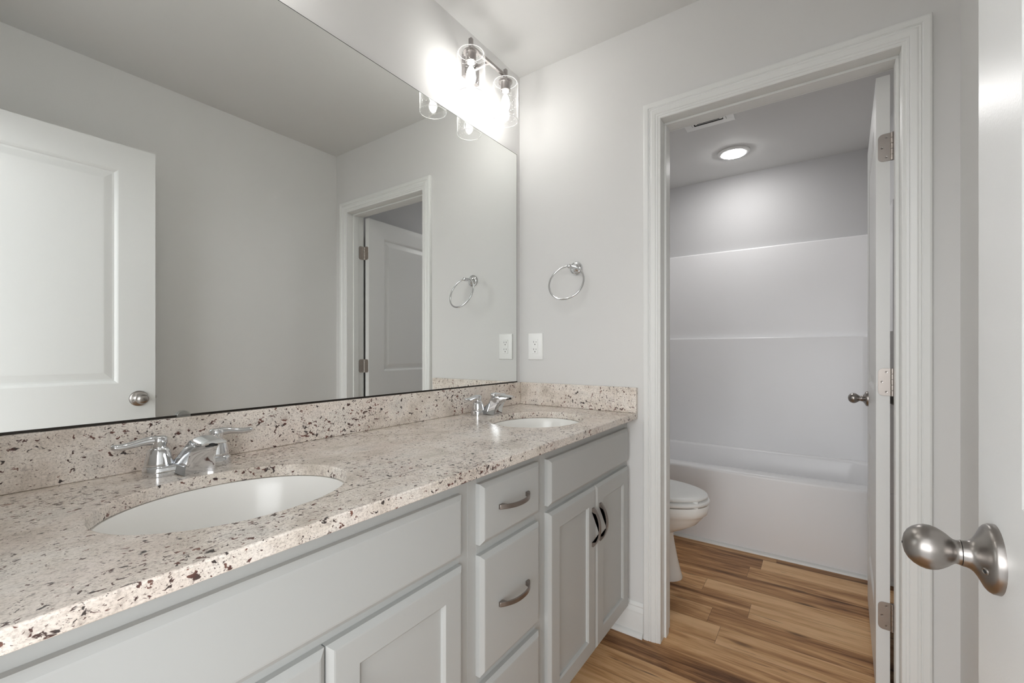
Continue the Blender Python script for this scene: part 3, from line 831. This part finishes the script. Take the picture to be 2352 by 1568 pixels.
# ------------------------------------------------------------------ toilet (bowl points to +x)
def toilet():
    root = empty('toilet', (0.35, 0.545, 0.0), 'white toilet with closed lid, half hidden by the doorway frame', 'toilet')
    def egg(xb, xf, b, z, n=40, pw=2.0):
        out = []; xm = xb + (xf - xb) * .46
        for k in range(n):
            c, s = math.cos(2 * PI * k / n), math.sin(2 * PI * k / n)
            a = (xf - xm) if c >= 0 else (xm - xb)
            out.append(Vector((xm + a * c - .35, b * math.copysign(abs(s) ** (2 / (2.25 if c < 0 else 2.0)), s), z)))
        return out
    bm = B()
    secs = [(.150, .609, .112, .0), (.150, .611, .113, .006), (.155, .603, .108, .030), (.165, .588, .100, .090), (.170, .574, .092, .160), (.172, .566, .090, .205), (.172, .566, .096, .226), (.166, .592, .118, .242), (.158, .632, .140, .262), (.150, .680, .161, .292),
            (.150, .704, .172, .322), (.148, .718, .178, .340), (.148, .724, .181, .343), (.148, .731, .184, .362), (.148, .733, .185, .384), (.150, .729, .182, .390)]
    loft(bm, [egg(a, b, c, z) for a, b, c, z in secs])
    build('bowl', bm, 'china', root, 0, 50)
    def slab(name, xb, xf, b, z0, z1, rnd):
        bm = B()
        loft(bm, [egg(xb + rnd, xf - rnd, b - rnd, z0), egg(xb + rnd * .3, xf - rnd * .3, b - rnd * .3, z0 + rnd * .4), egg(xb, xf, b, (z0 + z1) / 2), egg(xb + rnd * .3, xf - rnd * .3, b - rnd * .3, z1 - rnd * .5),
                  egg(xb + rnd * 1.2, xf - rnd * 1.2, b - rnd * 1.2, z1), egg(xb + rnd * 6, xf - rnd * 6, b - rnd * 6, z1 + .004)])
        return build(name, bm, 'plastic', root, 0, 50)
    st = slab('seat', .205, .737, .187, .3965, .4160, .006)
    ld = slab('lid', .200, .729, .182, .4215, .4400, .008)
    for nm, par, z in (('bumper', st, .3910), ('bumper', ld, .4160)):
        for sy in (-1, 1):
            bm = B(); box(bm, .690 - .35 - .012, .690 - .35 + .012, sy * .075 - .010, sy * .075 + .010, z - .0005, z + .0075); build(nm, bm, 'plastic', par, 0.001)
    bm = B(); box(bm, .175 - .35, .215 - .35, -.09, .09, .3895, .425); build('seat_hinge', bm, 'plastic', root, 0.006)
    bm = B(); loft(bm, [[Vector((x - .35, y, z)) for x, y in ((.000, -.19 + i), (.165 - i, -.19 + i), (.165 - i, .19 - i), (.000, .19 - i))] for z, i in ((.392, .02), (.42, .012), (.72, 0))]); build('tank', bm, 'china', root, 0.012)
    bm = B(); box(bm, -.004 - .35, .175 - .35, -.197, .197, .7205, .755); tl = build('tank_lid', bm, 'china', root, 0.008)
    bm = B(); lathe(bm, [(0, 0), (.014, 0), (.012, .010), (0, .012)], (.165 - .35, .13, .68), (1, 0, 0), 20); sweep(bm, [(.172 - .35, .13, .68), (.180 - .35, .12, .679), (.184 - .35, .08, .675), (.184 - .35, .055, .672)], lambda k: ell(.007, .004, 12)); build('flush_lever', bm, 'chrome', root)
    bm = B(); box(bm, .10 - .35, .24 - .35, -.10, .10, .25, .3915); build('tank_neck', bm, 'china', root, 0.02)
toilet()

# ------------------------------------------------------------------ ceiling fittings of the tub room
root = empty('ceiling_light', (0.710, 1.450, H), 'round flush ceiling light glowing above the bathtub', 'ceiling light')
bm = B(); lathe(bm, [(.096, -.0005), (.096, -.005), (.092, -.009), (.080, -.013), (.0735, -.0135), (.0715, -.010), (.0715, -.002)], (0, 0, 0), (0, 0, 1), 56, True, True)
build('trim_ring', bm, 'plastic', root, 0, 35)
bm = B(); lathe(bm, [(.0716, -.0120), (.0690, -.0165), (.055, -.0210), (.03, -.0235), (0, -.0240)], (0, 0, 0), (0, 0, 1), 48, False, False)
build('lens', bm, 'lens', root, 0, 60)

root = empty('air_vent', (0.656, 0.871, H), 'square white air vent in the tub room ceiling by the doorway', 'vent')
def ring_box(bm, a0, a1, z0, z1):
    for (x0, x1, y0, y1) in ((-a1, a1, -a1, -a0), (-a1, a1, a0, a1), (-a1, -a0, -a0, a0), (a0, a1, -a0, a0)): box(bm, x0, x1, y0, y1, z0, z1)
bm = B(); ring_box(bm, .090, .128, -.0045, -.0005); build('vent_frame', bm, 'plastic', root, 0.0012)
bm = B(); box(bm, -.0895, .0895, -.0895, .0895, -.0012, -.0004); build('vent_backing', bm, 'dark', root)
for k in range(5):
    a = .0885 - k * .017
    bm = B()
    o_ = [Vector((sx * a, sy * a, -.0045)) for sx, sy in ((-1, -1), (1, -1), (1, 1), (-1, 1))]
    i_ = [Vector((sx * (a - .0125), sy * (a - .0125), -.0090)) for sx, sy in ((-1, -1), (1, -1), (1, 1), (-1, 1))]
    vo = [bm.verts.new(p) for p in o_]; vi = [bm.verts.new(p) for p in i_]
    vo2 = [bm.verts.new(p + Vector((0, 0, .0012))) for p in o_]; vi2 = [bm.verts.new(p + Vector((0, 0, .0012))) for p in i_]
    for q in range(4):
        r = (q + 1) % 4
        bm.faces.new((vo[q], vo[r], vi[r], vi[q])); bm.faces.new((vo2[q], vi2[q], vi2[r], vo2[r]))
        bm.faces.new((vo[q], vo2[q], vo2[r], vo[r])); bm.faces.new((vi[q], vi[r], vi2[r], vi2[q]))
    build('louver', bm, 'plastic', root, 0, 0)
